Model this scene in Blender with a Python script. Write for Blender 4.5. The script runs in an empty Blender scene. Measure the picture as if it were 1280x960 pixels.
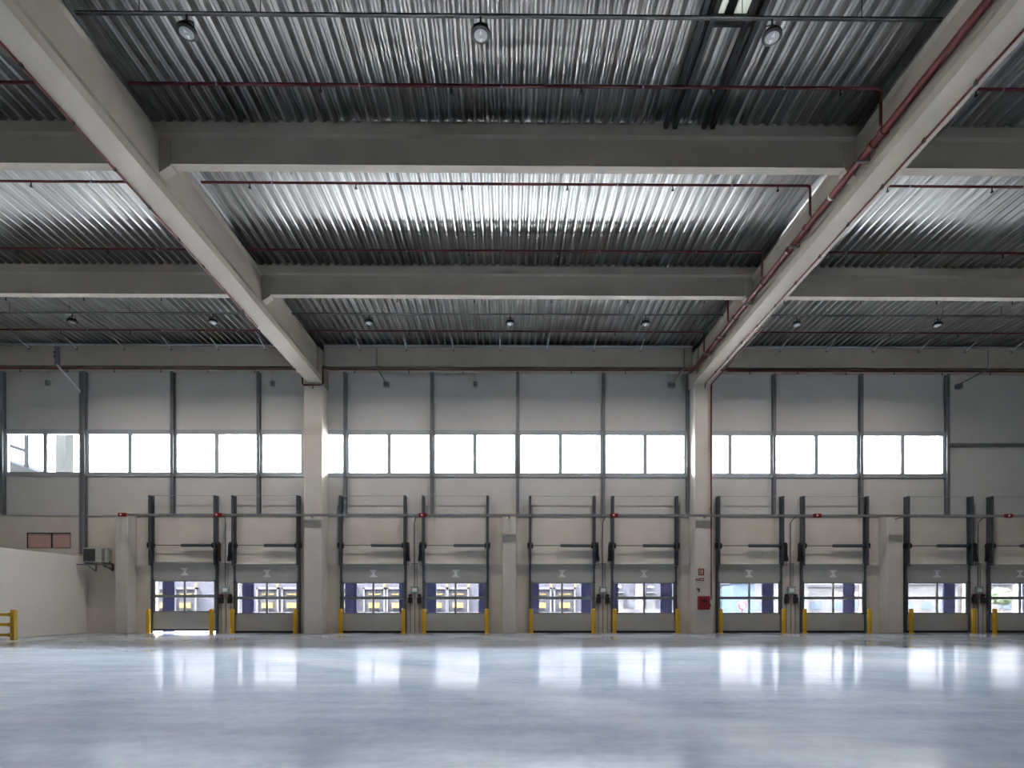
import bpy, bmesh, math, random
from mathutils import Vector, Matrix
random.seed(7)
R = math.radians
SC = bpy.context.scene
COL = SC.collection

# ---------------------------------------------------------------- materials
def new_mat(name):
    m = bpy.data.materials.new(name); m.use_nodes = True
    nt = m.node_tree; b = nt.nodes['Principled BSDF']
    return m, nt, b

def mat(name, col, rough=.6, metal=0., var=.0, scale=3., bump=0., bscale=40., spec=.5, stretch=(1, 1, 1)):
    m, nt, b = new_mat(name)
    b.inputs['Base Color'].default_value = (*col, 1)
    b.inputs['Roughness'].default_value = rough
    b.inputs['Metallic'].default_value = metal
    b.inputs['Specular IOR Level'].default_value = spec
    N, L = nt.nodes, nt.links
    if var or bump:
        tc = N.new('ShaderNodeTexCoord'); mp = N.new('ShaderNodeMapping')
        mp.inputs['Scale'].default_value = stretch
        L.new(tc.outputs['Object'], mp.inputs['Vector'])
    if var:
        n = N.new('ShaderNodeTexNoise'); n.inputs['Scale'].default_value = scale; n.inputs['Detail'].default_value = 6
        L.new(mp.outputs[0], n.inputs['Vector'])
        r = N.new('ShaderNodeValToRGB')
        r.color_ramp.elements[0].position = .3; r.color_ramp.elements[1].position = .7
        r.color_ramp.elements[0].color = (*[c*(1-var) for c in col], 1)
        r.color_ramp.elements[1].color = (*[min(1, c*(1+var)) for c in col], 1)
        L.new(n.outputs['Fac'], r.inputs[0]); L.new(r.outputs[0], b.inputs['Base Color'])
    if bump:
        n2 = N.new('ShaderNodeTexNoise'); n2.inputs['Scale'].default_value = bscale; n2.inputs['Detail'].default_value = 4
        L.new(mp.outputs[0], n2.inputs['Vector'])
        bp = N.new('ShaderNodeBump'); bp.inputs['Strength'].default_value = bump; bp.inputs['Distance'].default_value = .01
        L.new(n2.outputs['Fac'], bp.inputs['Height']); L.new(bp.outputs[0], b.inputs['Normal'])
    return m

M = {}
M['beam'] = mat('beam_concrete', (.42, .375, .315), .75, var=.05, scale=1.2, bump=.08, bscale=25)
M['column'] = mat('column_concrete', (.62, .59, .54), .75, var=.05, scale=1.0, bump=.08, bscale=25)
M['precast'] = mat('precast_wall', (.68, .63, .56), .8, var=.06, scale=.9, bump=.08, bscale=20)
M['white_wall'] = mat('painted_wall', (.80, .78, .73), .8, var=.03, scale=.8, bump=.05, bscale=20)
M['steel'] = mat('dark_grey_steel', (.16, .17, .185), .45, var=.1, scale=4)
M['track'] = mat('blue_grey_steel', (.10, .12, .14), .45, metal=.3, var=.15, scale=5)
M['frame'] = mat('grey_window_frame', (.38, .41, .44), .45, var=.05)
M['door'] = mat('door_panel_grey', (.42, .42, .40), .5, var=.04, scale=3)
M['doorframe'] = mat('door_alu_frame', (.24, .26, .26), .4, metal=.4)
M['black'] = mat('black_rubber', (.012, .012, .013), .6)
M['darkmetal'] = mat('dark_metal', (.03, .032, .035), .5, metal=.4)
M['spring'] = mat('spring_steel', (.10, .125, .15), .4, metal=.5)
M['galv'] = mat('galvanised_tray', (.33, .34, .35), .45, metal=.6, var=.12, scale=6)
M['red'] = mat('red_pipe_paint', (.115, .006, .009), .4)
M['redbox'] = mat('red_enamel', (.24, .006, .015), .35)
M['yellow'] = mat('yellow_paint', (.66, .40, .012), .4, var=.04)
M['white'] = mat('white_plastic', (.75, .75, .74), .4)
M['palegrey'] = mat('pale_grey_print', (.8, .81, .8), .6)
M['ac'] = mat('ac_housing', (.42, .42, .41), .5, var=.05)
M['acgrille'] = mat('ac_grille', (.05, .055, .055), .5)
M['green'] = mat('green_grey_box', (.22, .33, .30), .5)
M['pink'] = mat('pink_film', (.62, .38, .35), .6, var=.06, scale=1.5)
M['blue'] = mat('blue_shelter_fabric', (.008, .011, .055), .8, var=.1, scale=2)
M['facade'] = mat('lavender_facade', (.028, .030, .042), .7, var=.03)
M['facadeframe'] = mat('white_dock_frame', (.066, .066, .07), .6)
M['paleyellow'] = mat('yellow_dock_plate', (.11, .085, .022), .6)
M['yard'] = mat('pale_yard_concrete', (.065, .065, .064), .85, var=.05, scale=.3)
M['apron'] = mat('bounce_apron', (.78, .76, .71), .85, var=.05, scale=.6)  # bright ground strip, added to bounce daylight up to the deck
M['asphalt'] = mat('asphalt', (.022, .022, .024), .9, var=.1, scale=2)  # dark ground strip, added to hold down bounce through the high windows
M['foliage'] = mat('green_foliage', (.05, .075, .04), .8, var=.3, scale=3)
M['bark'] = mat('bark', (.15, .12, .09), .9)
M['canopy'] = mat('dark_canopy_steel', (.0028, .003, .0034), .9, spec=0)  # even near-black tone, keeps the steel from blowing out to white
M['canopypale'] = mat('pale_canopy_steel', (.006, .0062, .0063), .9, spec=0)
M['glassblue'] = mat('blue_glazing', (.05, .075, .11), .3)
M['lampglass'] = mat('lamp_diffuser', (.42, .43, .44), .25, spec=.6)
M['lampmid'] = mat('lamp_reflector', (.85, .85, .85), .3, metal=0)
M['alu'] = mat('aluminium', (.5, .5, .5), .35, metal=.8)

def clad():
    m, nt, b = new_mat('sandwich_panel'); N, L = nt.nodes, nt.links
    tc = N.new('ShaderNodeTexCoord'); sx = N.new('ShaderNodeSeparateXYZ'); L.new(tc.outputs['Object'], sx.inputs[0])
    mu = N.new('ShaderNodeMath'); mu.operation = 'MULTIPLY'; mu.inputs[1].default_value = 1/1.1; L.new(sx.outputs['Z'], mu.inputs[0])
    fr = N.new('ShaderNodeMath'); fr.operation = 'FRACT'; L.new(mu.outputs[0], fr.inputs[0])
    r = N.new('ShaderNodeValToRGB'); e = r.color_ramp.elements
    c = (.60, .60, .585)
    e[0].position = 0; e[0].color = (*[x*.86 for x in c], 1); e[1].position = .022; e[1].color = (*c, 1)
    L.new(fr.outputs[0], r.inputs[0]); L.new(r.outputs[0], b.inputs['Base Color'])
    b.inputs['Roughness'].default_value = .55
    return m
M['clad'] = clad()

def deckmat():
    m, nt, b = new_mat('galvanised_deck'); N, L = nt.nodes, nt.links
    b.inputs['Metallic'].default_value = 1
    tc = N.new('ShaderNodeTexCoord'); mp = N.new('ShaderNodeMapping'); mp.inputs['Scale'].default_value = (14, .35, 14)
    L.new(tc.outputs['Object'], mp.inputs[0])
    n = N.new('ShaderNodeTexNoise'); n.inputs['Scale'].default_value = 1.; n.inputs['Detail'].default_value = 5
    L.new(mp.outputs[0], n.inputs['Vector'])
    r = N.new('ShaderNodeValToRGB'); r.color_ramp.elements[0].position = .3; r.color_ramp.elements[1].position = .72
    r.color_ramp.elements[0].color = (.34, .345, .345, 1); r.color_ramp.elements[1].color = (.68, .68, .67, 1)
    L.new(n.outputs['Fac'], r.inputs[0]); L.new(r.outputs[0], b.inputs['Base Color'])
    mr = N.new('ShaderNodeMapRange'); mr.inputs['To Min'].default_value = .26; mr.inputs['To Max'].default_value = .40
    L.new(n.outputs['Fac'], mr.inputs['Value']); L.new(mr.outputs[0], b.inputs['Roughness'])
    return m
M['deck'] = deckmat()

def floormat():
    m, nt, b = new_mat('polished_concrete_floor'); N, L = nt.nodes, nt.links
    tc = N.new('ShaderNodeTexCoord')
    def noise(sc, scale, det, off=0):
        mp = N.new('ShaderNodeMapping'); mp.inputs['Scale'].default_value = sc; mp.inputs['Rotation'].default_value = (0, 0, off)
        L.new(tc.outputs['Object'], mp.inputs[0])
        n = N.new('ShaderNodeTexNoise'); n.inputs['Scale'].default_value = scale; n.inputs['Detail'].default_value = det
        L.new(mp.outputs[0], n.inputs['Vector']); return n.outputs['Fac']
    a = noise((1, 1, 1), .35, 7); c = noise((.5, 2.2, 1), 1.1, 6, .5); f = noise((1, 1, 1), 6, 5, .2)
    ad = N.new('ShaderNodeMath'); ad.operation = 'MULTIPLY_ADD'; ad.inputs[1].default_value = .5; L.new(a, ad.inputs[0])
    s2 = N.new('ShaderNodeMath'); s2.operation = 'MULTIPLY'; s2.inputs[1].default_value = .35; L.new(c, s2.inputs[0])
    L.new(s2.outputs[0], ad.inputs[2])
    ad2 = N.new('ShaderNodeMath'); ad2.operation = 'MULTIPLY_ADD'; ad2.inputs[1].default_value = .22; L.new(f, ad2.inputs[0]); L.new(ad.outputs[0], ad2.inputs[2])
    r = N.new('ShaderNodeValToRGB'); e = r.color_ramp.elements
    e[0].position = .42; e[0].color = (.275, .325, .41, 1); e[1].position = .65; e[1].color = (.42, .47, .555, 1)
    L.new(ad2.outputs[0], r.inputs[0])
    # pale wheel trails, thin lines, small dark spots
    w = N.new('ShaderNodeTexWave'); w.wave_type = 'BANDS'; w.bands_direction = 'DIAGONAL'
    w.inputs['Scale'].default_value = .045; w.inputs['Distortion'].default_value = 5; w.inputs['Detail'].default_value = 3; w.inputs['Detail Scale'].default_value = .5
    L.new(tc.outputs['Object'], w.inputs['Vector'])
    rw = N.new('ShaderNodeValToRGB'); rw.color_ramp.elements[0].position = .93; rw.color_ramp.elements[0].color = (0, 0, 0, 1)
    rw.color_ramp.elements[1].position = .99; rw.color_ramp.elements[1].color = (.25, .25, .25, 1)
    L.new(w.outputs['Fac'], rw.inputs[0])
    mx = N.new('ShaderNodeMix'); mx.data_type = 'RGBA'; mx.inputs[7].default_value = (.62, .64, .68, 1)
    L.new(rw.outputs[0], mx.inputs[0]); L.new(r.outputs[0], mx.inputs[6]); L.new(mx.outputs[2], b.inputs['Base Color'])
    mr = N.new('ShaderNodeMapRange'); mr.inputs['To Min'].default_value = .09; mr.inputs['To Max'].default_value = .13
    L.new(ad2.outputs[0], mr.inputs['Value']); mr.inputs['From Min'].default_value = .36; mr.inputs['From Max'].default_value = .64
    L.new(mr.outputs[0], b.inputs['Roughness'])
    b.inputs['Specular IOR Level'].default_value = .04
    bp = N.new('ShaderNodeBump'); bp.inputs['Strength'].default_value = .04; bp.inputs['Distance'].default_value = .01
    n3 = noise((1, 1, 1), 2.5, 3); L.new(n3, bp.inputs['Height']); L.new(bp.outputs[0], b.inputs['Normal'])
    return m
M['floor'] = floormat()

def pane(name, col):
    m = bpy.data.materials.new(name); m.use_nodes = True; nt = m.node_tree; N, L = nt.nodes, nt.links
    N.clear(); o = N.new('ShaderNodeOutputMaterial'); t = N.new('ShaderNodeBsdfTransparent'); t.inputs[0].default_value = (*col, 1)
    g = N.new('ShaderNodeBsdfGlossy'); g.inputs['Roughness'].default_value = .03
    lw = N.new('ShaderNodeFresnel'); lw.inputs['IOR'].default_value = 1.45
    mx = N.new('ShaderNodeMixShader'); L.new(lw.outputs[0], mx.inputs[0]); L.new(t.outputs[0], mx.inputs[1]); L.new(g.outputs[0], mx.inputs[2])
    L.new(mx.outputs[0], o.inputs['Surface']); return m
M['glass'] = pane('clear_glazing', (.94, .96, .97))
M['tint'] = pane('tinted_door_glazing', (.31, .31, .32))
def dome():
    m = bpy.data.materials.new('opal_dome'); m.use_nodes = True; nt = m.node_tree; N, L = nt.nodes, nt.links
    N.clear(); o = N.new('ShaderNodeOutputMaterial'); t = N.new('ShaderNodeBsdfTranslucent'); t.inputs[0].default_value = (.04, .042, .04, 1)
    L.new(t.outputs[0], o.inputs['Surface']); return m
M['dome'] = dome()

# ---------------------------------------------------------------- mesh helpers
class MB:
    def __init__(s): s.b = bmesh.new()
    def box(s, x0, x1, y0, y1, z0, z1):
        v = [s.b.verts.new(p) for p in ((x0,y0,z0),(x1,y0,z0),(x1,y1,z0),(x0,y1,z0),(x0,y0,z1),(x1,y0,z1),(x1,y1,z1),(x0,y1,z1))]
        for f in ((0,3,2,1),(4,5,6,7),(0,1,5,4),(1,2,6,5),(2,3,7,6),(3,0,4,7)): s.b.faces.new([v[i] for i in f])
        return s
    def cbox(s, c, d): return s.box(c[0]-d[0]/2, c[0]+d[0]/2, c[1]-d[1]/2, c[1]+d[1]/2, c[2]-d[2]/2, c[2]+d[2]/2)
    def prism(s, prof, a0, a1, axis='y'):
        # prof: list of 2D points; axis 'y': (x,z) extruded in y ; axis 'x': (y,z) extruded in x
        mk = (lambda p, a: (p[0], a, p[1])) if axis == 'y' else (lambda p, a: (a, p[0], p[1]))
        if axis == 'z': mk = lambda p, a: (p[0], p[1], a)
        A = [s.b.verts.new(mk(p, a0)) for p in prof]; B = [s.b.verts.new(mk(p, a1)) for p in prof]; n = len(prof)
        s.b.faces.new(A); s.b.faces.new(B[::-1])
        for i in range(n): s.b.faces.new((A[i], B[i], B[(i+1)%n], A[(i+1)%n]))
        return s
    def tube(s, pts, r, n=10, closed=False):
        pts = [Vector(p) for p in pts]; rings = []
        for i, p in enumerate(pts):
            d = (pts[min(i+1, len(pts)-1)]-pts[max(i-1, 0)])
            if d.length < 1e-9: d = Vector((0, 0, 1))
            d.normalize()
            up = Vector((0, 0, 1)) if abs(d.z) < .9 else Vector((0, 1, 0))
            u = d.cross(up).normalized(); w = u.cross(d)
            rr = r[i] if isinstance(r, (list, tuple)) else r
            k = 1.
            if 0 < i < len(pts)-1:
                a = (pts[i]-pts[i-1]).normalized(); k = 1/max(.6, abs(a.dot(d)))
            rings.append([s.b.verts.new(p+(u*math.cos(2*math.pi*j/n)+w*math.sin(2*math.pi*j/n))*rr*k) for j in range(n)])
        for a, b in zip(rings, rings[1:]):
            for j in range(n):
                f = s.b.faces.new((a[j], a[(j+1)%n], b[(j+1)%n], b[j])); f.smooth = True
        s.b.faces.new(rings[0][::-1]); s.b.faces.new(rings[-1]); return s
    def lathe(s, prof, c=(0, 0, 0), n=20):
        rings = []
        for r, z in prof:
            rings.append([s.b.verts.new((c[0]+r*math.cos(2*math.pi*j/n), c[1]+r*math.sin(2*math.pi*j/n), c[2]+z)) for j in range(n)])
        for a, b in zip(rings, rings[1:]):
            for j in range(n):
                f = s.b.faces.new((a[j], a[(j+1)%n], b[(j+1)%n], b[j])); f.smooth = True
        s.b.faces.new(rings[0][::-1]); s.b.faces.new(rings[-1]); return s
    def build(s, name, m, parent=None, bevel=0):
        bmesh.ops.recalc_face_normals(s.b, faces=s.b.faces)
        if bevel:
            es = [e for e in s.b.edges if len(e.link_faces) == 2 and e.calc_face_angle(0) > .6]
            bmesh.ops.bevel(s.b, geom=es, offset=bevel, segments=1, affect='EDGES')
        me = bpy.data.meshes.new(name); s.b.to_mesh(me); s.b.free()
        me.materials.append(m)
        if any(p.use_smooth for p in me.polygons): me.set_sharp_from_angle(angle=R(40))
        o = bpy.data.objects.new(name, me); COL.objects.link(o)
        if parent: o.parent = parent
        return o

def tag(o, label=None, cat=None, group=None, kind=None):
    if label: o['label'] = label
    if cat: o['category'] = cat
    if group: o['group'] = group
    if kind: o['kind'] = kind
    return o
def empty(name, loc=(0, 0, 0)):
    o = bpy.data.objects.new(name, None); o.location = loc; o.empty_display_size = .2; COL.objects.link(o); return o
KIDS = {}
def copy_tree(o, parent=None):
    c = o.copy(); COL.objects.link(c)
    if parent: c.parent = parent
    for ch in [x for x in COL.objects if x.parent == o]: copy_tree(ch, c)
    return c
def struct(o, label, cat): return tag(o, label, cat, None, 'structure')
ORD = ['first', 'second', 'third', 'fourth', 'fifth', 'sixth', 'seventh', 'eighth', 'ninth', 'tenth', 'eleventh', 'twelfth']

# ---------------------------------------------------------------- layout (metres; wall face at y = 26.6)
YW = 26.6
GX = [-25.82, -8.58, 8.66, 25.9]          # girder / tall column axes
XL, XR = -25.9, 26.0
PY = [7.95, 13.9, 19.75]                  # purlin front faces
DOORS = [-14.84, -11.07, -6.18, -2.39, 2.52, 6.32, 11.2, 15.11, 19.96, 23.84]
DW = 2.86
DNAME = ['slightly raised dock door', 'dock door left of the left tall column', 'dock door right of the left tall column',
         'dock door left of the middle short pillar', 'dock door right of the middle short pillar', 'dock door left of the fire hose column',
         'dock door right of the fire hose column', 'dock door left of the rightmost short pillar', 'dock door right of the rightmost short pillar',
         'dock door cut by the right photo edge']
POSTS = [-23.12, -19.39, -15.37, -11.43, -7.46, -3.48, .47, 4.43, 8.33, 12.33, 16.38, 20.4]

# ---- floor, roof, outer walls
struct(MB().box(XL, XR, -44, YW+.26, -.3, 0).build('floor', M['floor']), 'polished pale blue grey concrete floor of the empty hall', 'floor')
struct(MB().box(XL-.3, XL, -44, YW+.25, 0, 13.4).build('wall_left', M['precast']), 'pale side wall far to the left', 'wall')
struct(MB().box(XR, XR+.3, -44, YW+.25, 0, 13.4).build('wall_right', M['precast']), 'pale side wall far to the right', 'wall')
b = MB(); b.box(XL, XR, -44.3, -44, 0, 13.4)
struct(b.build('wall_front', M['steel']), 'dark grey wall with no openings behind the viewer', 'wall')

# ---- metal roof deck: deep trapezoid sheets lapped end to end
PITCH, DZ, DD = .285, 12.95, .15
SKX = (3.99, 4.845); SKY = (9.3, 11.5)      # roof light opening
def deck(y0, y1, dz, skip=False):
    b = bmesh.new(); x = XL; t = 0
    prof = [(0, 0), (.045, 0), (.105, DD), (.150, DD), (.165, DD-.018), (.180, DD), (.225, DD), (.285, 0)]
    n = int((XR-XL)/PITCH)
    for k in range(n):
        x = XL+.03+k*PITCH
        if skip and SKX[0]-.01 < x+PITCH/2 < SKX[1]+.01: continue
        A = [b.verts.new((x+p[0], y0, DZ+dz+p[1])) for p in prof]; B = [b.verts.new((x+p[0], y1, DZ+dz+p[1])) for p in prof]
        for i in range(len(prof)-1): b.faces.new((A[i], B[i], B[i+1], A[i+1]))
    return b
def deck_obj(y0, y1, dz, skip=False):
    b = deck(y0, y1, dz, skip)
    me = bpy.data.meshes.new('ceiling'); b.to_mesh(me); b.free(); me.materials.append(M['deck'])
    o = bpy.data.objects.new('ceiling', me); COL.objects.link(o)
    sm = o.modifiers.new('sheet', 'SOLIDIFY'); sm.thickness = .008; sm.offset = 0
    return o
for (y0, y1, dz, sk, lb) in ((-44, 9.3, 0, False, 'ribbed metal roof deck directly overhead'), (9.3, 11.5, .0, True, 'ribbed metal roof deck around the roof light'),
                        (11.5, 12.45, .0, False, 'short lap of ribbed roof deck past the roof light'),
                        (12.38, 18.22, .02, False, 'bright middle sheets of ribbed roof deck'), (18.15, 22.65, .0, False, 'ribbed roof deck over the third cross beam'),
                        (22.6, 24.0, -.012, False, 'ribbed roof deck strip above the far lamps'), (23.95, 26.7, .0, False, 'ribbed roof deck meeting the far wall')):
    struct(deck_obj(y0, y1, dz, sk), lb, 'ceiling')
b = MB(); zt = DZ+DD+.04
b.box(XL-.3, SKX[0], -44.3, 27, zt, zt+.25).box(SKX[1], XR+.3, -44.3, 27, zt, zt+.25)
b.box(SKX[0], SKX[1], -44.3, SKY[0], zt, zt+.25).box(SKX[0], SKX[1], SKY[1], 27, zt, zt+.25)
struct(b.build('roof', M['steel']), 'roof build-up above the metal deck', 'roof')

# roof light with curb, bars and opal panes
sk = empty('roof_light', ((SKX[0]+SKX[1])/2, (SKY[0]+SKY[1])/2, DZ))
tag(sk, 'small bright roof light in the deck at the top edge of view', 'roof light')
hw, hl = (SKX[1]-SKX[0])/2, (SKY[1]-SKY[0])/2
b = MB(); b.box(-hw-.03, -hw+.03, -hl, hl, .0, .5).box(hw-.03, hw+.03, -hl, hl, .0, .5).box(-hw, hw, hl-.06, hl, -.02, .5).box(-hw, hw, -hl, -hl+.06, -.02, .5)
b.build('curb', M['black'], sk)
MB().box(-.09, .09, -hl+.06, hl-.06, .18, .26).build('glazing_bar', M['black'], sk)
MB().box(-hw+.03, -.09, -hl+.06, hl-.06, .2, .22).build('opal_pane', M['dome'], sk)
MB().box(.09, hw-.03, -hl+.06, hl-.06, .2, .22).build('opal_pane', M['dome'], sk)
for i, x in enumerate((3.82, 4.04, 4.74, 4.95)):
    o = MB().prism([(-.05, 0), (.05, 0), (.05, .02), (-.03, .02), (-.03, .12), (-.05, .12)], 8.3, 13.85).build('trimmer_rail', M['black'])
    o.location = (x, 0, DZ-.125)
    tag(o, 'dark steel deck trimmer, %s of four by the roof light' % (ORD[i]+' from the left'), 'rail', 'trimmer rails around the roof light')

# ---- girders (I section with bottom flange, haunch, web, end blocks and corbels)
def girder(cx, lab):
    w, f = .2, .33
    prof = [(-f, 11.2), (f, 11.2), (f, 11.42), (w, 11.68), (w, 12.5), (w+.04, 12.62), (-w-.04, 12.62), (-w, 12.5), (-w, 11.68), (-f, 11.42)]
    b = MB(); b.prism(prof, -43.9, 25.35)
    b.box(-f+.01, f-.01, 25.3, 26.58, 11.2, 12.62)
    for y in PY:
        b.box(-.47, -w+.02, y-.02, y+.26, 11.9, 12.5).box(w-.02, .47, y-.02, y+.26, 11.9, 12.5)
        b.prism([(-.47, 11.9), (-w+.01, 11.9), (-w+.01, 11.72)], y-.02, y+.26); b.prism([(.47, 11.9), (w-.01, 11.72), (w-.01, 11.9)], y-.02, y+.26)
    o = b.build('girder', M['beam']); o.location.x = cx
    struct(o, lab, 'beam'); return o
for cx, lab in zip(GX, ('girder beyond the left edge', 'long pale concrete girder running overhead on the left', 'long pale concrete girder carrying the thick red pipe', 'girder beyond the right edge')):
    girder(cx, lab)
# ---- purlins
pprof = lambda y: [(y, 11.955), (y+.24, 11.955), (y+.24, 12.6), (y+.28, 12.68), (y+.28, 12.935), (y+.16, 12.935), (y+.16, 13.085), (y+.08, 13.085), (y+.08, 12.935), (y-.04, 12.935), (y-.04, 12.68), (y, 12.6)]  # narrow top rib is added to stop light leaking over the beam
bays = list(zip(GX, GX[1:]))
for y, yn in zip(PY, ('nearest row, overhead', 'row nearer the viewer', 'row nearer the far wall')):
    for (a, c), bn in zip(bays, ('left bay', 'middle bay', 'right bay')):
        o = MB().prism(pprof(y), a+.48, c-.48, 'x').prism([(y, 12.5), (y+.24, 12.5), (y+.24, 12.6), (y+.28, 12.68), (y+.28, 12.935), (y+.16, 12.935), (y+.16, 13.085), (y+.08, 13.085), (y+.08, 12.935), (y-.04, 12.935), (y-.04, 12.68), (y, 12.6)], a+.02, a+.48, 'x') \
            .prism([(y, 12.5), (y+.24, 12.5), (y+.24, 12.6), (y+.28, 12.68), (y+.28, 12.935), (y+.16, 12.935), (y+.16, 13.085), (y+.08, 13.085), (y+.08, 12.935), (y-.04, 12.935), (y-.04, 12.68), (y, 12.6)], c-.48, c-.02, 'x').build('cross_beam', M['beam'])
        struct(o, 'concrete cross beam of the %s, %s' % (bn, yn), 'beam')
# ---- edge beam at the wall
for (a, c), bn in zip(bays, ('left', 'middle', 'right')):
    o = MB().box(a+.35, c-.35, 25.8, 26.58, 11.99, 12.86).box(a+.35, c-.35, 25.78, 25.99, 11.99, 12.04).build('edge_beam', M['beam'], bevel=.012)
    struct(o, 'concrete edge beam along the top of the far wall, %s bay' % bn, 'beam')
    o = MB().box(a+.35, c-.35, 25.72, 26.58, 12.87, 12.93).build('trim', M['frame'])
    struct(o, 'blue grey flashing strip over the edge beam, %s bay' % bn, 'trim')
# ---- tall columns and short pillars
for cx, lab in zip([-25.8, -8.67, 8.81, 25.9], ('column beyond the left edge', 'tall pale column under the left girder', 'tall pale column with the red hose cabinet', 'column beyond the right edge')):
    o = MB().box(-.4, .4, 25.67, 26.58, 0, 11.19).build('column', M['column'], bevel=.02); o.location.x = cx; struct(o, lab, 'column')
for cx, w, lab in ((-17.35, .56, 'short pale pillar beside the wall air conditioner'), (.08, .62, 'short pale pillar in the middle of the dock wall'), (17.62, .72, 'short pale pillar at the right of the dock wall')):
    o = MB().box(-w/2, w/2, 25.95, 26.58, 0, 5.42).box(-w/2+.05, w/2-.05, 26.0, 26.58, 5.42, 5.5).build('pillar', M['column'], bevel=.03); o.location.x = cx; struct(o, lab, 'pillar')

# ---- far wall
zt = 3.12
b = MB(); xs = [XL]
for d in DOORS: xs += [d-DW/2, d+DW/2]
xs += [XR]
for i in range(0, len(xs), 2): b.box(xs[i], xs[i+1], YW, YW+.25, 0, zt)
PK = (-22.1, -20.1, 3.9, 4.62)
b.box(XL, PK[0], YW, YW+.25, zt+.02, 5.39).box(PK[1], XR, YW, YW+.25, zt+.02, 5.39)
b.box(PK[0], PK[1], YW, YW+.25, zt+.02, PK[2]).box(PK[0], PK[1], YW, YW+.25, PK[3], 5.39)
b.box(XL, XR, YW+.03, YW+.25, zt, zt+.02)
struct(b.build('wall_back', M['precast']), 'beige precast concrete lower wall with ten dock openings', 'wall')
b = MB(); b.box(XL, XR, YW, YW+.1, 5.41, 7.3).box(XL, XR, YW, YW+.1, 9.25, 13.2)
b.box(XL, POSTS[0], YW, YW+.2, 7.3, 9.25).box(POSTS[-1], XR, YW, YW+.2, 7.3, 9.25)
struct(b.build('wall_back_upper', M['clad']), 'light grey sandwich panel upper wall', 'wall')
struct(MB().box(XL, XR, YW-.04, YW+.05, 5.37, 5.43).build('trim_ledge', M['frame']), 'thin grey ledge between lower and upper wall', 'trim')
struct(MB().box(POSTS[-1]+.08, XR, YW-.1, YW, 8.66, 8.8).build('trim_rail', M['steel']), 'dark horizontal wall rail right of the last window', 'trim')
for i, x in enumerate(POSTS):
    b = MB(); z0 = 5.43 if i != 1 else 3.6
    b.box(-.07, .07, YW-.2, YW-.182, z0, 11.98).box(-.07, .07, YW-.018, YW, z0, 11.98).box(-.012, .012, YW-.19, YW-.01, z0, 11.98)
    if i == 1: b.box(-.19, -.09, YW-.2, YW-.005, 3.62, 11.95)
    o = b.build('wall_post', M['steel']); o.location.x = x
    struct(o, '%s slim dark steel wall post from the left' % ORD[i], 'post')
# windows
for i in range(11):
    x0, x1 = POSTS[i]+.02, POSTS[i+1]-.02; w = x1-x0; c = (x0+x1)/2
    f = MB(); f.box(-w/2, w/2, YW-.05, YW+.1, 9.15, 9.36).box(-w/2, w/2, YW-.05, YW+.1, 7.2, 7.40)
    f.box(-w/2, -w/2+.12, YW-.02, YW+.1, 7.4, 9.15).box(w/2-.12, w/2, YW-.02, YW+.1, 7.4, 9.15)
    fo = f.build('window_%d' % (i+1), M['frame']); fo.location.x = c
    struct(fo, '%s high window bay from the left, blown out white' % ORD[i], 'window')
    MB().box(-.09, .09, YW-.03, YW+.1, 7.4, 9.15).build('mullion', M['frame'], fo)
    for sx in (-1, 1):
        a, d = sorted((sx*.09, sx*(w/2-.12))); MB().box(a, d, YW+.03, YW+.045, 7.4, 9.15).build('pane', M['glass'], fo)

# low left partition wall, pink-glazed opening
o = MB().box(-.25, 0, 12.0, YW, 0, 3.5).build('wall_ramp', M['white_wall'], bevel=.02); o.location.x = -19.34
struct(o, 'low white partition wall at the left', 'wall')
t = MB().box(PK[0], PK[1], YW+.03, YW+.05, PK[2], PK[3]).build('pane', M['pink'])
t0 = empty('pink_window', (0, 0, 0)); tag(t0, 'wide pink window in the lower wall behind the white partition', 'window'); t.parent = t0
b = MB(); b.box(PK[0], PK[1], YW-.01, YW+.06, PK[3]-.035, PK[3]).box(PK[0], PK[1], YW-.01, YW+.06, PK[2], PK[2]+.025).box(PK[0], PK[0]+.02, YW-.01, YW+.06, PK[2], PK[3]).box(PK[1]-.02, PK[1], YW-.01, YW+.06, PK[2], PK[3]).box(-21.0, -20.95, YW-.005, YW+.06, PK[2], PK[3])
b.build('frame', M['darkmetal'], t0)

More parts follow.
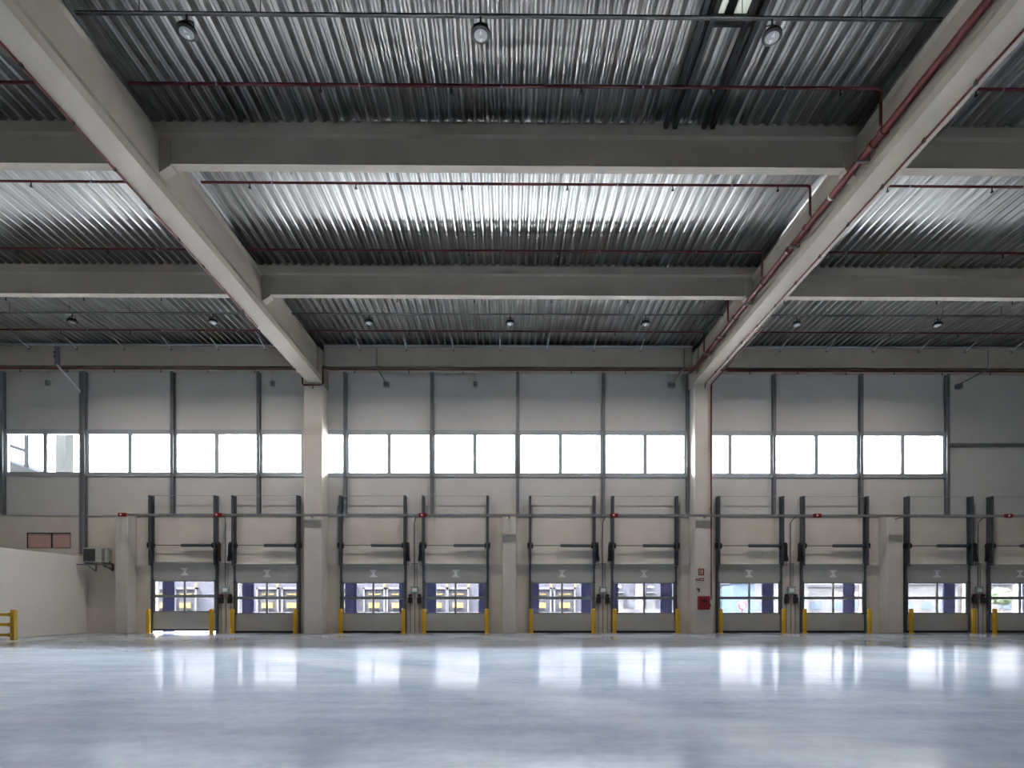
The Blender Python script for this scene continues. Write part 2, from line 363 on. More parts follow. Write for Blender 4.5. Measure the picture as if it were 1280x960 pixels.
# ---------------------------------------------------------------- dock doors
def make_door():
    r = empty('door_1'); h = DW/2+.02; y0, y1 = -.07, -.02
    MB().box(-h, h, y0, y1, 2.30, 3.19).build('top_section', M['door'], r, bevel=.008)
    bs = MB(); bs.box(-h, h, y0, y1, .08, .92); bs.build('bottom_section', M['door'], r, bevel=.008)
    f = MB(); f.box(-h, h, y0-.01, y1, 2.28, 2.33).box(-h, h, y0-.01, y1, .88, .93).box(-h, -h+.1, y0-.01, y1, .93, 2.28).box(h-.1, h, y0-.01, y1, .93, 2.28)
    f.box(-h+.1, h-.1, y0-.02, y1, 1.545, 1.675).box(-.04, .04, y0-.012, y1, .93, 1.545).box(-.04, .04, y0-.012, y1, 1.675, 2.28)
    f.build('window_frame', M['doorframe'], r)
    for a, d in ((-h+.1, -.04), (.04, h-.1)):
        for e, g in ((.93, 1.545), (1.675, 2.28)): MB().box(a, d, -.05, -.042, e, g).build('pane', M['tint'], r)
    MB().box(-h, h, y0-.005, y1+.005, 0.0, .1).build('bottom_seal', M['black'], r)
    e = MB()
    e.box(-.17, .17, y0-.006, y0, 2.86, 2.91).box(-.17, .17, y0-.006, y0, 2.57, 2.62)
    e.prism([(-.14, 2.86), (-.05, 2.78), (-.05, 2.70), (-.14, 2.62), (.14, 2.62), (.05, 2.70), (.05, 2.78), (.14, 2.86)], y0-.006, y0)
    e.build('emblem', M['palegrey'], r)
    for x in (-h-.01, h-.05):
        for z in (.84, 2.3): MB().box(x, x+.06, y0-.03, y0, z, z+.08).build('hinge', M['darkmetal'], r)
    return r
d0 = make_door()
door_objs = []
for i, x in enumerate(DOORS):
    o = d0 if i == 0 else copy_tree(d0)
    o.name = 'door_%d' % (i+1); o.location = (x, YW, .085 if i == 0 else 0)
    struct(o, 'grey sectional '+DNAME[i] + (' with daylight under it' if i == 0 else ''), 'dock door'); door_objs.append(o)

# tracks, spring shaft and hoist
def make_track(side):
    r = empty('door_track'); h = DW/2+.045
    for s in (-1, 1):
        b = MB(); x = s*h
        b.box(x-.055, x+.055, -.06, -.002, .0, 6.3).box(x-.055, x+.055, -.3, -.29, 3.1, 6.3).box(x+s*.03, x+s*.05, -.3, -.05, 3.1, 6.3).box(x-.04, x+.04, -.13, -.06, .0, 3.1)
        for z in (.25, .9, 1.6, 2.3, 3.0): b.box(x-.065, x+.065, -.145, -.13, z, z+.05)
        b.build('guide_rail', M['track'], r)
    MB().tube([(-h, -.28, 6.28), (h, -.28, 6.28)], .014, 6).build('top_tie', M['galv'], r)
    MB().tube([(-h-.06, -.2, 4.02), (h+.06, -.2, 4.02)], .016, 8).build('shaft', M['darkmetal'], r)
    sp = MB(); n = 46
    sp.tube([(-.08, -.2, 4.02), (h-.1, -.2, 4.02)], .066, 12)
    for k in range(n):
        x = -.06+(h-.06)*k/n; sp.tube([(x, -.2, 4.02), (x+.014, -.2, 4.02)], .078, 10)
    sp.build('spring', M['spring'], r)
    for s in (-1, 1):
        b = MB(); b.box(s*(h+.07)-.05, s*(h+.07)+.05, -.3, -.06, 3.9, 4.14)
        b.tube([(s*(h-.1)-.03, -.2, 4.02), (s*(h-.1)+.03, -.2, 4.02)], .13, 14); b.build('cable_drum', M['black'], r)
    x = side*(h+.13)
    b = MB(); b.tube([(x-.04, -.2, 4.02), (x+.05, -.2, 4.02)], .15, 14).box(x-.06, x+.06, -.32, -.1, 3.45, 4.02); b.build('hoist_housing', M['black'], r)
    b = MB(); b.prism([(x-.1, 3.3), (x+.1, 3.3), (x+.07, 3.56), (x-.07, 3.56)], -.34, -.12); b.build('motor', M['black'], r)
    b = MB(); xx = x-side*.02
    b.tube([(xx-.05, -.26, 3.3), (xx-.05, -.26, 3.12), (xx+.06, -.26, 3.12), (xx+.06, -.26, 3.3)], .012, 6); b.build('hand_chain', M['darkmetal'], r)
    return r
tr = {1: make_track(1), -1: make_track(-1)}; used = set()
for i, x in enumerate(DOORS):
    sd = 1 if i % 2 == 0 else -1
    o = tr[sd] if sd not in used else copy_tree(tr[sd]); used.add(sd)
    o.location = (x, YW, 0)
    tag(o, 'guide rails and spring shaft of the '+DNAME[i], 'door track', 'door tracks on the dock wall')

# blue dock shelters outside
def make_shelter():
    r = empty('dock_shelter')
    for s in (-1, 1):
        x0, x1 = sorted((s*(DW/2+.14), s*(DW/2-.42)))
        MB().box(x0, x1, .86, .93, -.9, 3.3).build('side_curtain', M['blue'], r)
    MB().box(-DW/2-.35, DW/2+.35, .84, .98, 3.4, 4.0).build('head_curtain', M['blue'], r)
    for x in (-DW/2-.42, DW/2+.36): MB().box(x, x+.06, .27, .98, -.9, 4.0).build('side_frame', M['facadeframe'], r)
    return r
s0 = make_shelter()
for i, x in enumerate(DOORS):
    o = s0 if i == 0 else copy_tree(s0); o.location = (x, YW, 0)
    tag(o, 'blue shelter curtains outside the '+DNAME[i], 'dock shelter', 'dock shelters outside the doors')

# bollards
def make_bollard():
    r = empty('bollard')
    MB().lathe([(.09, .0), (.09, 1.06), (.082, 1.09), (.05, 1.115)], n=20).build('post', M['yellow'], r)
    MB().box(-.11, .11, -.11, .11, 0, .012).build('base_plate', M['yellow'], r)
    return r
b0 = make_bollard(); first = True
BX = [(-16.25, -13.41), (-12.47, -9.62), (-7.57, -4.73), (-3.79, -.94), (1.08, 3.92), (4.87, 7.75), (9.72, 12.61), (13.57, 16.54), (18.46, 21.33), (22.31, None)]
for i, (a, c) in enumerate(BX):
    for x, sd in ((a, 'left'), (c, 'right')):
        if x is None: continue
        o = b0 if first else copy_tree(b0); first = False
        o.location = (x, 26.12, 0)
        tag(o, 'yellow bollard at the %s of the %s' % (sd, DNAME[i]), 'bollard', 'yellow bollards at the dock doors')

# ---------------------------------------------------------------- dock controls
PN = ['between the raised door and its right neighbour', 'between the doors right of the left tall column', 'between the doors right of the middle pillar',
      'between the doors right of the fire hose column', 'between the two doors at the far right']
PX = [-12.98, -4.28, 4.42, 13.16, 21.92]
def make_jbox():
    r = empty('junction_box')
    MB().box(-.17, .17, -.12, 0, 1.82, 2.14).build('housing', M['green'], r, bevel=.01)
    MB().box(-.11, .11, -.126, -.12, 1.9, 2.06).build('front_plate', M['palegrey'], r)
    b = MB(); b.tube([(0, -.03, .02), (0, -.03, 1.82)], .018, 8).tube([(-.02, -.03, 2.14), (-.02, -.03, 5.1), (.06, -.2, 5.3), (.1, -.8, 5.36)], .022, 8); b.build('conduit', M['steel'], r)
    b = MB(); b.tube([(.1, -.03, 2.14), (.1, -.03, 3.2)], .014, 8).tube([(-.17, -.03, 3.2), (.17, -.03, 3.2)], .016, 8); b.build('cross_conduit', M['steel'], r)
    return r
def make_ctrl():
    r = empty('door_control')
    MB().box(-.1, .1, -.13, 0, 1.36, 1.64).build('housing', M['black'], r, bevel=.01)
    b = MB(); b.box(-.07, .07, -.1, 0, 1.66, 1.79); b.build('switch_box', M['darkmetal'], r, bevel=.008)
    MB().tube([(.02, -.1, 1.725), (.02, -.15, 1.725)], .03, 10).build('knob', M['redbox'], r)
    MB().tube([(0, -.03, .02), (0, -.03, 1.36)], .014, 8).build('conduit', M['steel'], r)
    MB().tube([(0, -.03, 1.64), (0, -.03, 1.67)], .014, 8).build('cable', M['black'], r)
    return r
j0, c0 = make_jbox(), make_ctrl(); fc = True
for i, x in enumerate(PX):
    o = j0 if i == 0 else copy_tree(j0); o.location = (x, YW, 0)
    tag(o, 'green grey junction box '+PN[i], 'junction box', 'junction boxes between the doors')
    for s, sd in ((-1, 'left'), (1, 'right')):
        o = c0 if fc else copy_tree(c0); fc = False
        o.location = (x+s*.205, YW, 0)
        tag(o, 'black %s control box %s' % (sd, PN[i]), 'control box', 'door control boxes')

# cable tray with red alarms
ct = empty('cable_tray', (0, 25.5, 5.22)); tag(ct, 'long grey cable tray crossing the whole dock wall above the doors', 'cable tray')
b = MB(); x0, x1 = -17.0, 25.8
b.box(x0, x1, -.05, .05, .0, .01).box(x0, x1, -.055, -.048, 0, .10).box(x0, x1, .048, .055, 0, .10).build('channel', M['galv'], ct)
for x in (-17.35, -8.67, .08, 8.81, 17.62):
    yb = .17 if abs(abs(x)-8.7) < .3 else .45
    MB().box(x-.03, x+.03, -.05, yb, -.04, 0).build('bracket', M['galv'], ct)
def make_alarm():
    r = empty('alarm_beacon')
    MB().box(-.17, .17, -.06, .06, 0, .17).build('housing', M['redbox'], r, bevel=.02)
    MB().lathe([(.045, 0), (.045, .02), (.02, .035)], n=12).build('lens', M['white'], r)
    o = [x for x in COL.objects if x.parent == r and x.name.startswith('lens')][0]; o.rotation_euler.x = R(90); o.location = (-.03, -.06, .085)
    return r
a0 = make_alarm()
AN = ['on the short pillar by the air conditioner', 'right of the raised dock door', 'over the dock door left of the middle pillar', 'left of the dock door before the fire hose column',
      'over the dock door left of the rightmost pillar', 'near the right edge of the photo']
for i, x in enumerate([-16.93, -12.75, -3.74, 4.72, 13.75, 22.3]):
    o = a0 if i == 0 else copy_tree(a0); o.location = (x, 25.385, 5.17); tag(o, 'small red alarm box '+AN[i], 'alarm', 'red alarm boxes on the cable tray')

# ---------------------------------------------------------------- sprinkler pipes
def heads(r, pts, up=.0):
    for x, y, z in pts:
        MB().tube([(x, y, z-.03), (x, y, z-.13)], .016, 6).tube([(x, y, z-.13), (x, y, z-.15)], .038, 8).build('sprinkler_head', M['darkmetal'], r)
YS = [12.56, 15.5, 18.44, 21.3, 23.9]
SN = ['in front of the nearest visible cross beam', 'just behind the nearest visible cross beam', 'in front of the second cross beam', 'just behind the second cross beam', 'in front of the edge beam']
BN = ['left bay', 'middle bay', 'right bay']
for yi, y in enumerate(YS):
    for bi, (a, c) in enumerate(bays):
        r = empty('sprinkler_pipe', (0, y, 12.68)); x0, x1 = a+.35, c-.35
        pts = [(x0, 0, 0), (x1, 0, 0)]
        if bi == 1: pts = [(x0, 0, 0), (8.12, 0, 0), (8.19, 0, -.02), (8.2, 0, -.09), (8.2, 0, -.8), (8.27, 0, -.88)]
        MB().tube(pts, .032, 8).build('pipe', M['red'], r)
        heads(r, [(x0+1.3+k*2.85, 0, 0) for k in range(6)])
        for k in range(5): MB().tube([(x0+1.9+k*3.1, 0, .02), (x0+1.9+k*3.1, 0, .3)], .006, 5).tube([(x0+1.88+k*3.1, 0, 0), (x0+1.92+k*3.1, 0, 0)], .042, 8).build('hanger', M['galv'], r)
        tag(r, 'thin red sprinkler pipe of the %s, %s' % (BN[bi], SN[yi]), 'pipe', 'red sprinkler branch pipes under the deck')
# main
r = empty('main_pipe', (8.3, 0, 11.78)); tag(r, 'thick red main pipe running along the right girder', 'pipe')
MB().tube([(0, -5, 0), (0, 24.9, 0), (-.03, 25.15, -.04), (-.12, 25.35, -.1), (-.14, 25.55, -.1)], .085, 14).build('pipe', M['red'], r)
for y in (8.6, 12.62, 13.0, 15.9, 16.9, 18.6, 20.9, 22.6, 24.2): MB().tube([(0, y-.05, 0), (0, y+.05, 0)], .108, 14).build('coupling', M['red'], r)
MB().tube([(0, 14.62, 0), (0, 14.68, 0)], .09, 14).build('pale_band', M['white'], r)
for y in (9.6, 13.35, 16.55, 19.75, 22.2, 23.7):
    b = MB(); b.box(-.16, .17, y-.03, y+.03, -.125, -.088).box(.13, .165, y-.02, y+.02, -.12, .3).box(-.16, -.14, y-.03, y+.03, -.12, -.05); b.build('bracket', M['galv'], r)
# girder bottom pipes
r = empty('girder_pipe', (-8.85, 0, 11.15)); tag(r, 'thin red pipe along the lower edge of the left girder', 'pipe')
MB().tube([(0, -5, 0), (0, 20.4, 0)], .027, 8).build('pipe', M['red'], r)
for k in range(10): MB().tube([(0, 8+k*1.25, 0), (0, 8.05+k*1.25, 0)], .04, 8).box(-.008, .008, 8+k*1.25, 8.04+k*1.25, .0, .05).build('clamp', M['darkmetal'], r)
r = empty('girder_pipe', (8.8, 0, 11.14)); tag(r, 'thin red pipe clamped under the right girder', 'pipe')
MB().tube([(0, -5, 0), (0, 25.4, 0), (0, 25.5, -.1), (0, 25.5, -.2)], .025, 8).build('pipe', M['red'], r)
for k in range(13):
    y = 8+k*1.35; MB().tube([(0, y, 0), (0, y+.05, 0)], .04, 8).box(-.01, .01, y, y+.04, 0, .06).build('clamp', M['darkmetal'], r)
r = empty('hose_riser', (9.1, 25.58, 0)); tag(r, 'thin red riser pipe down the tall column to the hose cabinet', 'pipe')
MB().tube([(-.06, -5.3, 11.13), (-.02, -.1, 11.13), (0, 0, 11.05), (0, 0, 1.62), (0, -.02, 1.56), (-.05, -.02, 1.55), (-.2, -.02, 1.55)], .026, 8).build('pipe', M['red'], r)
for z in (2.6, 5.6, 8.2, 10.4): MB().box(-.05, .05, .0, .085, z, z+.03).build('clamp', M['galv'], r)
MB().tube([(-.04, .0, 1.2), (-.04, .0, 1.33)], .03, 8).build('valve', M['darkmetal'], r)
# wall sprinkler lines under the edge beam
r = empty('wall_sprinkler_pipe', (0, 26.0, 11.925)); tag(r, 'red sprinkler pipe under the edge beam looping below the left girder', 'pipe')
MB().tube([(-25, 0, 0), (-9.2, 0, 0), (-9.13, -.1, 0), (-9.11, -.36, 0), (-9.11, -.41, -.06), (-9.11, -.41, -.8), (-9.06, -.41, -.86), (-8.28, -.41, -.86), (-8.2, -.41, -.8), (-8.2, -.41, -.08), (-8.18, -.38, -.02), (-8.12, -.05, 0), (-8.0, 0, 0), (8.2, 0, 0)], .032, 8).build('pipe', M['red'], r)
heads(r, [(-24+k*2.1, 0, 0) for k in range(8)]+[(-6.9+k*2.45, 0, 0) for k in range(7)]+[(-8.65, -.41, -.86)])
r = empty('wall_sprinkler_pipe', (0, 26.0, 11.925)); tag(r, 'red sprinkler pipe under the edge beam right of the fire hose column', 'pipe')
MB().tube([(9.0, -.36, -.12), (9.8, -.36, -.12), (9.9, -.3, -.1), (9.95, 0, 0), (25, 0, 0)], .032, 8).build('pipe', M['red'], r)
heads(r, [(11+k*2.2, 0, 0) for k in range(7)])

# ---------------------------------------------------------------- lamps and light rails
def make_lamp():
    r = empty('highbay_lamp')
    MB().lathe([(.06, .13), (.12, .12), (.17, .06), (.185, .03), (.185, 0), (.15, -.008)], n=28).build('housing', M['black'], r)
    MB().lathe([(.13, -.004), (.128, -.014), (.08, -.022), (.02, -.024)], n=28).build('diffuser', M['lampglass'], r)
    b = MB()
    for s in (-1, 1): b.prism([(s*.01, -.0245), (s*.075, -.0235), (0, -.0235)] if 0 else [(-.035, s*.03), (.035, s*.03), (.0, s*.12)], -.0285, -.0255, 'z')
    b.build('reflector', M['lampmid'], r)
    MB().tube([(-.15, 0, .03), (-.12, 0, .2), (0, 0, .24), (.12, 0, .2), (.15, 0, .03)], .012, 6).build('bracket', M['black'], r)
    MB().tube([(0, 0, .13), (0, 0, .36)], .018, 8).build('stem', M['black'], r)
    return r
l0 = make_lamp()
LP = [(-6.1, 10.97, 'near row, left'), (-.51, 10.97, 'near row, middle'), (5.07, 10.97, 'near row, beside the roof light')]
LP += [(x, 22.3, 'far row, '+s) for x, s in ((-16.8, 'leftmost'), (-11.39, 'just left of the left girder'), (-5.37, 'just right of the left girder'), (.11, 'middle of the middle bay'),
       (5.37, 'just left of the right girder'), (11.28, 'just right of the right girder'), (16.8, 'rightmost'))]
for i, (x, y, s) in enumerate(LP):
    o = l0 if i == 0 else copy_tree(l0); o.location = (x, y, 12.22); tag(o, 'round black high bay lamp in the '+s, 'lamp', 'round high bay lamps')
    if y > 20:      # the far row is switched on
        ld = bpy.data.lights.get('highbay_light') or bpy.data.lights.new('highbay_light', 'AREA')
        ld.shape = 'DISK'; ld.size = .27; ld.energy = 38; ld.color = (1, .93, .84); ld.spread = R(150)
        lo = bpy.data.objects.new('highbay_light', ld); COL.objects.link(lo); lo.parent = o; lo.location = (0, 0, -.034)
for y, nm, spans in ((10.97, 'near', [(-8.2, 8.35, 'middle')]), (22.3, 'far', [(-25, -8.8, 'left'), (-8.35, 8.4, 'middle'), (8.9, 25, 'right')])):
    for a, c, bn in spans:
        r = empty('light_rail', (0, y, 12.56)); tag(r, 'thin dark conduit rail carrying the %s lamps of the %s bay' % (nm, bn), 'rail', 'lamp rails')
        MB().box(a, c, -.03, .03, 0, .04).build('trunking', M['darkmetal'], r)
        MB().box(a, c, -.034, -.03, -.012, .012).build('edge_strip', M['galv'], r)
        k = a+1.2
        while k < c: MB().tube([(k, 0, .03), (k, 0, .41)], .008, 5).build('hanger', M['darkmetal'], r); k += 2.3
# tie rods from edge beam to deck
def make_rod():
    r = empty('tie_rod')
    MB().tube([(0, -.7, .19), (0, -.02, .0)], .02, 6).build('rod', M['palegrey'], r)
    MB().box(-.035, .035, -.03, .0, -.07, .03).build('foot_plate', M['steel'], r)
    return r
r0 = make_rod(); fr = True; n = 0
for bi, (a, c) in enumerate(bays):
    xs = [-.32+2.1*k for k in range(-11, 13)]; xs = [x for x in xs if a+.6 < x < c-.6]
    for k, x in enumerate(xs):
        o = r0 if fr else copy_tree(r0); fr = False; o.location = (x, 25.79, 12.74)
        tag(o, 'slim tie rod over the edge beam, %s from the left in the %s' % (ORD[k], BN[bi]), 'tie rod', 'tie rods over the edge beam')
# hanging detectors
def make_det():
    r = empty('hanging_detector')
    MB().tube([(0, 0, .0), (0, 0, .5)], .014, 6).build('stem', M['alu'], r)
    MB().lathe([(.07, -.22), (.1, -.2), (.1, -.02), (.05, .01)], n=14).build('housing', M['steel'], r)
    return r
q0 = make_det()
for i, (x, s) in enumerate(((-20.8, 'at the far left of the upper wall'), (-10.66, 'left of the left tall column'), (-1.46, 'left of the middle of the upper wall'), (7.39, 'left of the right tall column'))):
    o = q0 if i == 0 else copy_tree(q0); o.location = (x, 26.15, 11.45); tag(o, 'small grey detector hanging under the edge beam '+s, 'detector', 'hanging detectors')
def cable(x, dx, lab):
    r = empty('beam_cable', (x, 25.76, 0)); tag(r, lab, 'cable', 'cables off the edge beam')
    MB().tube([(0, 0, 12.8), (0, 0, 12.0), (0, -.02, 11.93), (dx, .55, 11.45)], .022, 6).build('conduit', M['steel'], r)
    MB().box(dx-.1, dx+.14, .48, .68, 11.27, 11.47).build('sensor', M['steel'], r)
cable(-5.86, .3, 'thin beam cable with sensor right of the left column')
cable(21.7, -.9, 'thin cable with sensor on the edge beam at the right')
cable(7.95, -.4, 'thin cable with sensor on the edge beam left of the right girder')
r = empty('cable_drop', (-20.05, 25.7, 0)); tag(r, 'grey cable trunk crossing the edge beam at the left wall post', 'cable trunk')
MB().box(-.1, .1, 0, .08, 12.0, 12.78).build('trunk', M['steel'], r)
MB().tube([(0, .02, 12.0), (.05, .05, 11.9), (.5, .7, 11.1), (.52, .75, 10.9)], .04, 8).build('diagonal', M['palegrey'], r)
for z in (12.3, 12.5): MB().box(-.11, -.05, -.03, 0, z, z+.06).build('clip', M['black'], r)

# ---------------------------------------------------------------- wall equipment
r = empty('air_conditioner', (-18.55, 26.2, 3.2)); tag(r, 'grey outdoor air conditioner unit on a wall bracket by the short pillar', 'air conditioner')
MB().box(-.5, .55, -.3, .1, 0, .66).build('housing', M['ac'], r, bevel=.02)
b = MB()
b.box(-.46, .07, -.306, -.3, .05, .61); b.build('grille_recess', M['acgrille'], r)
b = MB()
for k in range(5):
    rr = .06+.045*k
    b.tube([(-.195+rr*math.cos(t*math.pi/12), -.312, .33+rr*math.sin(t*math.pi/12)) for t in range(25)], .005, 5)
b.build('fan_guard', M['darkmetal'], r)
MB().box(.36, .5, -.306, -.3, .04, .62).build('side_louvre', M['steel'], r)
b = MB()
for x in (-.38, .4): b.box(x-.025, x+.025, -.33, .39, -.07, 0).box(x-.025, x+.025, .35, .39, -.35, .0).prism([(-.3, -.07), (-.24, -.07), (.38, -.33), (.38, -.38)], x-.012, x+.012, 'x')
b.box(-.75, .55, -.34, -.3, -.13, -.07); b.build('wall_bracket', M['steel'], r)
MB().tube([(.5, -.1, .1), (.66, -.05, -.1), (.6, .1, -.3), (.3, .3, -.22), (0, .34, -.12)], .03, 8).build('hose', M['black'], r)
MB().box(-.72, -.1, -.28, .2, -.1, -.07).build('drip_tray', M['white'], r)

r = empty('hose_cabinet', (8.76, 25.67, 1.08)); tag(r, 'red fire hose cabinet on the tall column', 'hose cabinet')
MB().box(-.25, .25, -.2, 0, 0, .6).build('housing', M['redbox'], r, bevel=.015)
MB().box(-.22, .22, -.212, -.2, .03, .57).build('door', M['redbox'], r, bevel=.006)
MB().box(-.1, .12, -.22, -.212, .33, .44).build('dark_window', M['black'], r)
MB().box(.17, .2, -.235, -.212, .22, .34).build('handle', M['darkmetal'], r)
r = empty('fire_sign', (8.68, 25.655, 2.62)); tag(r, 'red square fire hose sign on the tall column above the cabinet', 'sign')
MB().box(-.13, .13, 0, .012, 0, .3).build('board', M['redbox'], r)
b = MB()
b.tube([(-.03+.055*math.cos(t*math.pi/10), -.001, .19+.055*math.sin(t*math.pi/10)) for t in range(21)], .012, 5)
b.box(.05, .075, -.004, 0, .05, .25).box(-.1, .02, -.004, 0, .06, .085); b.build('pictogram', M['palegrey'], r)
r = empty('flag_sign', (8.56, 25.6, 2.36)); tag(r, 'small red flag sign on a grey arm below the fire hose sign', 'sign')
MB().box(0, .22, -.01, .01, 0, .13).build('board', M['redbox'], r)
MB().box(-.16, .0, -.008, .06, .03, .1).build('arm', M['steel'], r)
MB().box(.03, .19, -.013, -.01, .05, .08).build('print', M['palegrey'], r)
r = empty('wall_bracket', (8.53, 25.6, 1.92)); tag(r, 'small dark bracket on the tall column between sign and cabinet', 'bracket')
MB().box(-.06, .06, 0, .07, .06, .12).box(.02, .06, 0, .05, -.06, .06).build('arm', M['darkmetal'], r)

# yellow guard rail at the left
r = empty('guard_rail', (-18.27, 21.4, 0)); tag(r, 'yellow three-bar guard rail by the white partition', 'guard rail')
for x in (0, -1.0):
    MB().box(x-.08, x+.08, -.08, .08, 0, 1.13).build('post', M['yellow'], r, bevel=.015)
for z in (.2, .58, .95):
    MB().box(-.98, -.05, -.11, -.06, z-.055, z+.055).build('rail', M['yellow'], r, bevel=.012)
for z in (.2, .58, .95): MB().box(-.11, .0, -.125, -.07, z-.075, z+.075).build('rail_bracket', M['yellow'], r, bevel=.008)

# ---------------------------------------------------------------- outside
struct(MB().box(-200, 220, YW+.25, 31.5, -1.6, -1.2).build('ground', M['apron']), 'bright apron added to bounce daylight in, right outside the dock doors', 'ground')
struct(MB().box(-200, 220, 31.5, 62, -1.6, -1.2).build('ground', M['asphalt']), 'dark asphalt strip added to cut bounced daylight beyond the apron', 'ground')
struct(MB().box(-200, 220, 62, 400, -1.6, -1.2).build('ground', M['yard']), 'pale concrete yard in front of the far buildings', 'ground')
def far_building():
    r = empty('dock_building', (0, 105, -1.2)); tag(r, 'long lavender warehouse with truck docks across the yard', 'building')
    MB().box(-120, 17.5, 0, 30, 0, 11).build('wall', M['facade'], r)
    MB().box(-120, 17.5, -.5, 0, 0, 1.0).build('plinth', M['facadeframe'], r)
    cs = [-62.5, -58.3, -43.5, -39.0, -29.3, -24.2, -20.0, -12.9, -9.0, 6.0, 10.4]
    for c in cs:
        f = MB(); f.box(c-2, c-1.7, -.6, 0, 1.0, 5.4).box(c+1.7, c+2, -.6, 0, 1.0, 5.4).box(c-2, c+2, -.6, 0, 5.1, 5.45); fo = f.build('dock_frame', M['facadeframe'], r)
        MB().box(c-1.65, c+1.65, -.1, 0, 1.2, 5.1).build('dock_door', M['door'] if 0 else M['facade'], fo)
        MB().box(c-1.0, c+1.0, -.75, -.3, 1.7, 2.65).build('dock_leveller', M['paleyellow'], fo)
        MB().box(c-1.1, c+1.1, -.4, -.1, 4.05, 4.35).build('header_strip', M['paleyellow'], fo)
        MB().box(c+1.75, c+2.1, -.8, -.6, 5.5, 6.3).build('lamp', M['paleyellow'], fo)
far_building()
r = empty('office_building', (24, 105, -1.2)); tag(r, 'pale blue office block with white stairs seen through the door by the hose column', 'building')
MB().box(-6.4, 14, 0, 20, 0, 10).build('wall', M['facade'], r)
MB().box(-6.4, 14, -1.5, 0, 0, 1.5).build('plinth', M['facadeframe'], r)
MB().box(-.6, .6, -.8, 0, 0, 10).build('pilaster', M['facadeframe'], r)
for x in (-3.6, 2.2, 8):
    MB().box(x-.9, x+.8, -.3, 0, 1.5, 4.2).build('entrance', M['facadeframe'], r)
    MB().box(x-.9, x+.8, -1.2, 0, 4.4, 4.6).build('canopy', M['facadeframe'], r)
    MB().box(x-.5, x+.4, -.3, 0, 5.4, 5.7).build('light', M['white'], r)
b = MB()
for k in range(5): b.prism([(-2.4, 3.6-k*.35), (-2.3, 3.6-k*.35), (-.7, 2.4-k*.2), (-.8, 2.4-k*.2)], -1.75, -1.65)
b.build('stair_railing', M['steel'], r)
def white_building(x0, x1, y, h, lab, sign=None, win=True, m='facadeframe'):
    r = empty('low_building', ((x0+x1)/2, y, -1.2)); tag(r, lab, 'building'); w = (x1-x0)/2
    MB().box(-w, w, 0, 12, 0, h).build('wall', M[m], r)
    MB().box(-w-.3, w+.3, -.3, 12.3, h, h+.5).build('roof', M['facade'], r)
    if win:
        x = -w+1.2
        while x < w-2.6:
            MB().box(x, x+2.2, -.06, 0, 1.3, 2.7).build('window', M['glassblue'], r); x += 4.2
    if sign: MB().box(-2, 5, -.1, 0, 4.1, 4.9).build('sign_board', M[sign], r)
white_building(46, 62, 118, 7.5, 'white and blue glazed building right of the hose column', None, True)
white_building(63.5, 80, 122, 6, 'long white building with pale pink board', 'pink', True)
white_building(83, 108, 122, 6.5, 'long white building at the far right', None, True)
r = empty('glass_box', (42, 100, -1.2)); tag(r, 'pale blue glazed block beyond the door right of the hose column', 'building')
MB().box(-2.6, 1.2, 0, 6, 0, 6).build('wall', M['glassblue'], r); MB().box(-2.8, 1.4, -.2, 6.2, 6, 6.4).build('roof', M['facadeframe'], r)
def make_tree(x, y, h, lab):
    r = empty('tree', (x, y, -1.2)); tag(r, lab, 'tree', 'trees across the yard')
    MB().tube([(0, 0, 0), (.05, 0, h*.5), (0, 0, h*.8)], [.18, .13, .05], 8).build('trunk', M['bark'], r)
    b = bmesh.new()
    for k in range(9):
        a = random.uniform(0, 6.28); rr = random.uniform(.2, 1.1)*h*.2
        m = Matrix.Translation((rr*math.cos(a), rr*math.sin(a), h*(.55+.4*random.random()))) @ Matrix.Scale(random.uniform(.15, .22)*h, 4)
        bmesh.ops.create_icosphere(b, subdivisions=3, radius=1, matrix=m)
    for v in b.verts: v.co += Vector((random.gauss(0, 1), random.gauss(0, 1), random.gauss(0, 1)))*.018*h
    me = bpy.data.meshes.new('crown'); b.to_mesh(me); b.free(); me.materials.append(M['foliage'])
    o = bpy.data.objects.new('crown', me); COL.objects.link(o); o.parent = r
for x, y, h, s in ((52.5, 104, 5.6, 'in front of the blue glazed building'), (70, 106, 4.2, 'in front of the pink board'), (91, 105, 5, 'seen through the door right of the short pillar')):
    make_tree(x, y, h, 'small green tree '+s)
r = empty('road_sign', (24.6, 60, -1.2)); tag(r, 'round red road sign on a post in the yard', 'sign')
MB().tube([(0, 0, 0), (0, 0, 2.2)], .05, 8).build('pole', M['redbox'], r)
b = MB(); b.tube([(.36*math.cos(t*math.pi/12), -.06, 2.35+.36*math.sin(t*math.pi/12)) for t in range(25)], .09, 8); b.build('ring', M['redbox'], r)
MB().tube([(0, -.03, 2.35), (0, -.07, 2.35)], .3, 20).build('disc', M['white'], r)
# steel canopy seen in the first high window
r = empty('steel_canopy', (-27.5, 33, -1.2)); tag(r, 'white steel canopy outside the first high window', 'canopy')
for x in (-1.2, .05): MB().box(x-.08, x+.08, -.08, .08, 0, 14).build('post', M['canopy'], r)
MB().prism([(-1.2, 11.55), (.05, 11.15), (.05, 11.37), (-1.2, 11.77)], -.04, .04).build('brace', M['canopy'], r)
MB().prism([(-2.5, 11.2), (1.2, 9.9), (1.2, 9.0), (-2.5, 9.0)], -.2, 3).build('roof_slope', M['canopy'], r)
MB().box(1.3, 1.9, .5, 1.1, 0, 14).build('column', M['canopypale'], r)

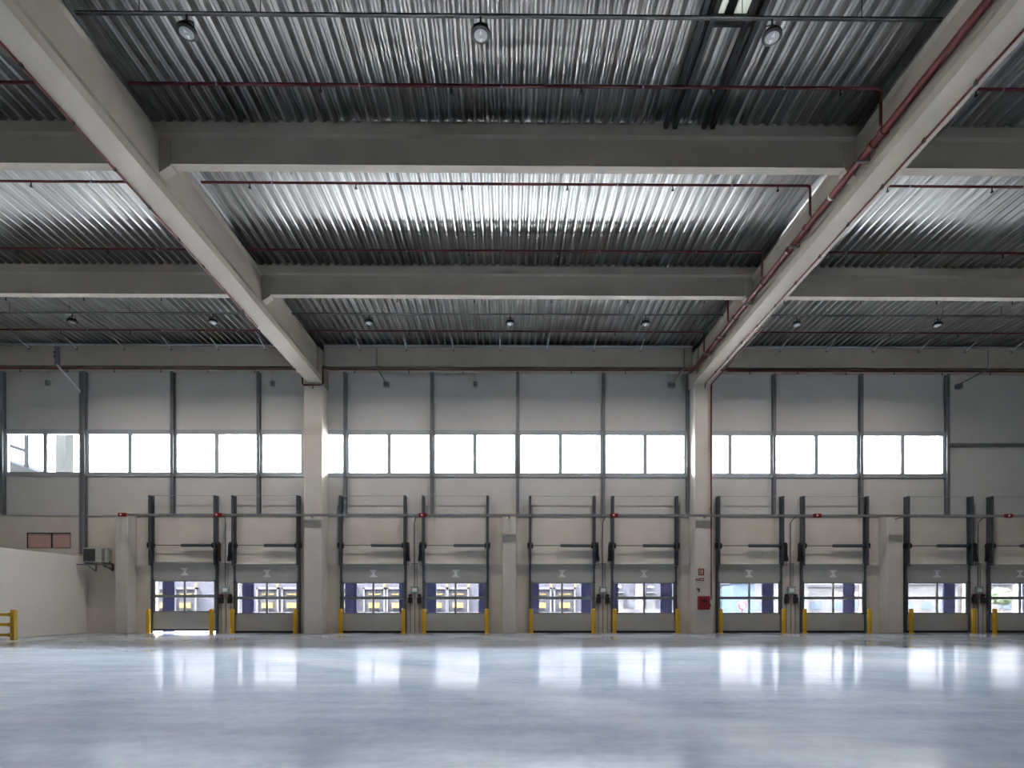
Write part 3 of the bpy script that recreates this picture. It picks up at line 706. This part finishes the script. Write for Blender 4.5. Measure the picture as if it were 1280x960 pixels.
# ---------------------------------------------------------------- light
W = bpy.data.worlds.new('sky'); SC.world = W; W.use_nodes = True
nt = W.node_tree; bg = nt.nodes['Background']; bg.inputs[0].default_value = (.97, .985, 1.0, 1)
tc = nt.nodes.new('ShaderNodeTexCoord'); sx = nt.nodes.new('ShaderNodeSeparateXYZ'); mr = nt.nodes.new('ShaderNodeMapRange')   # overcast sky, brighter overhead
nt.links.new(tc.outputs['Generated'], sx.inputs[0]); 
mx = nt.nodes.new('ShaderNodeMath'); mx.operation = 'MAXIMUM'; mx.inputs[1].default_value = 0; nt.links.new(sx.outputs['Z'], mx.inputs[0])
pw = nt.nodes.new('ShaderNodeMath'); pw.operation = 'POWER'; pw.inputs[1].default_value = 1.8; nt.links.new(mx.outputs[0], pw.inputs[0]); nt.links.new(pw.outputs[0], mr.inputs['Value'])
mr.inputs['To Min'].default_value = 4; mr.inputs['To Max'].default_value = 150
nt.links.new(mr.outputs[0], bg.inputs[1])
sun = bpy.data.lights.new('sun', 'SUN'); sun.energy = 150; sun.angle = R(3); sun.color = (1, .96, .9)
so = bpy.data.objects.new('sun', sun); COL.objects.link(so); so.rotation_euler = (R(8), R(-32), 0); so.location = (0, -20, 40)

# ---------------------------------------------------------------- camera
cam = bpy.data.cameras.new('camera'); co = bpy.data.objects.new('camera', cam); COL.objects.link(co)
co.location = (0, 0, 1.37); co.rotation_euler = (R(90), 0, -.0079)
cam.sensor_width = 36; cam.sensor_fit = 'HORIZONTAL'; cam.lens = 718/1280*36; cam.shift_x = 0; cam.shift_y = (754-480)/1280; cam.clip_end = 1000
SC.camera = co
SC.view_settings.view_transform = 'Standard'; SC.view_settings.look = 'None'; SC.view_settings.gamma = 1
SC.view_settings.use_curve_mapping = False; SC.view_settings.exposure = 1.95
SC.cycles.use_denoising = True
SC.cycles.max_bounces = 14; SC.cycles.diffuse_bounces = 7; SC.cycles.glossy_bounces = 6; SC.cycles.transparent_max_bounces = 12
SC.cycles.sample_clamp_indirect = 12
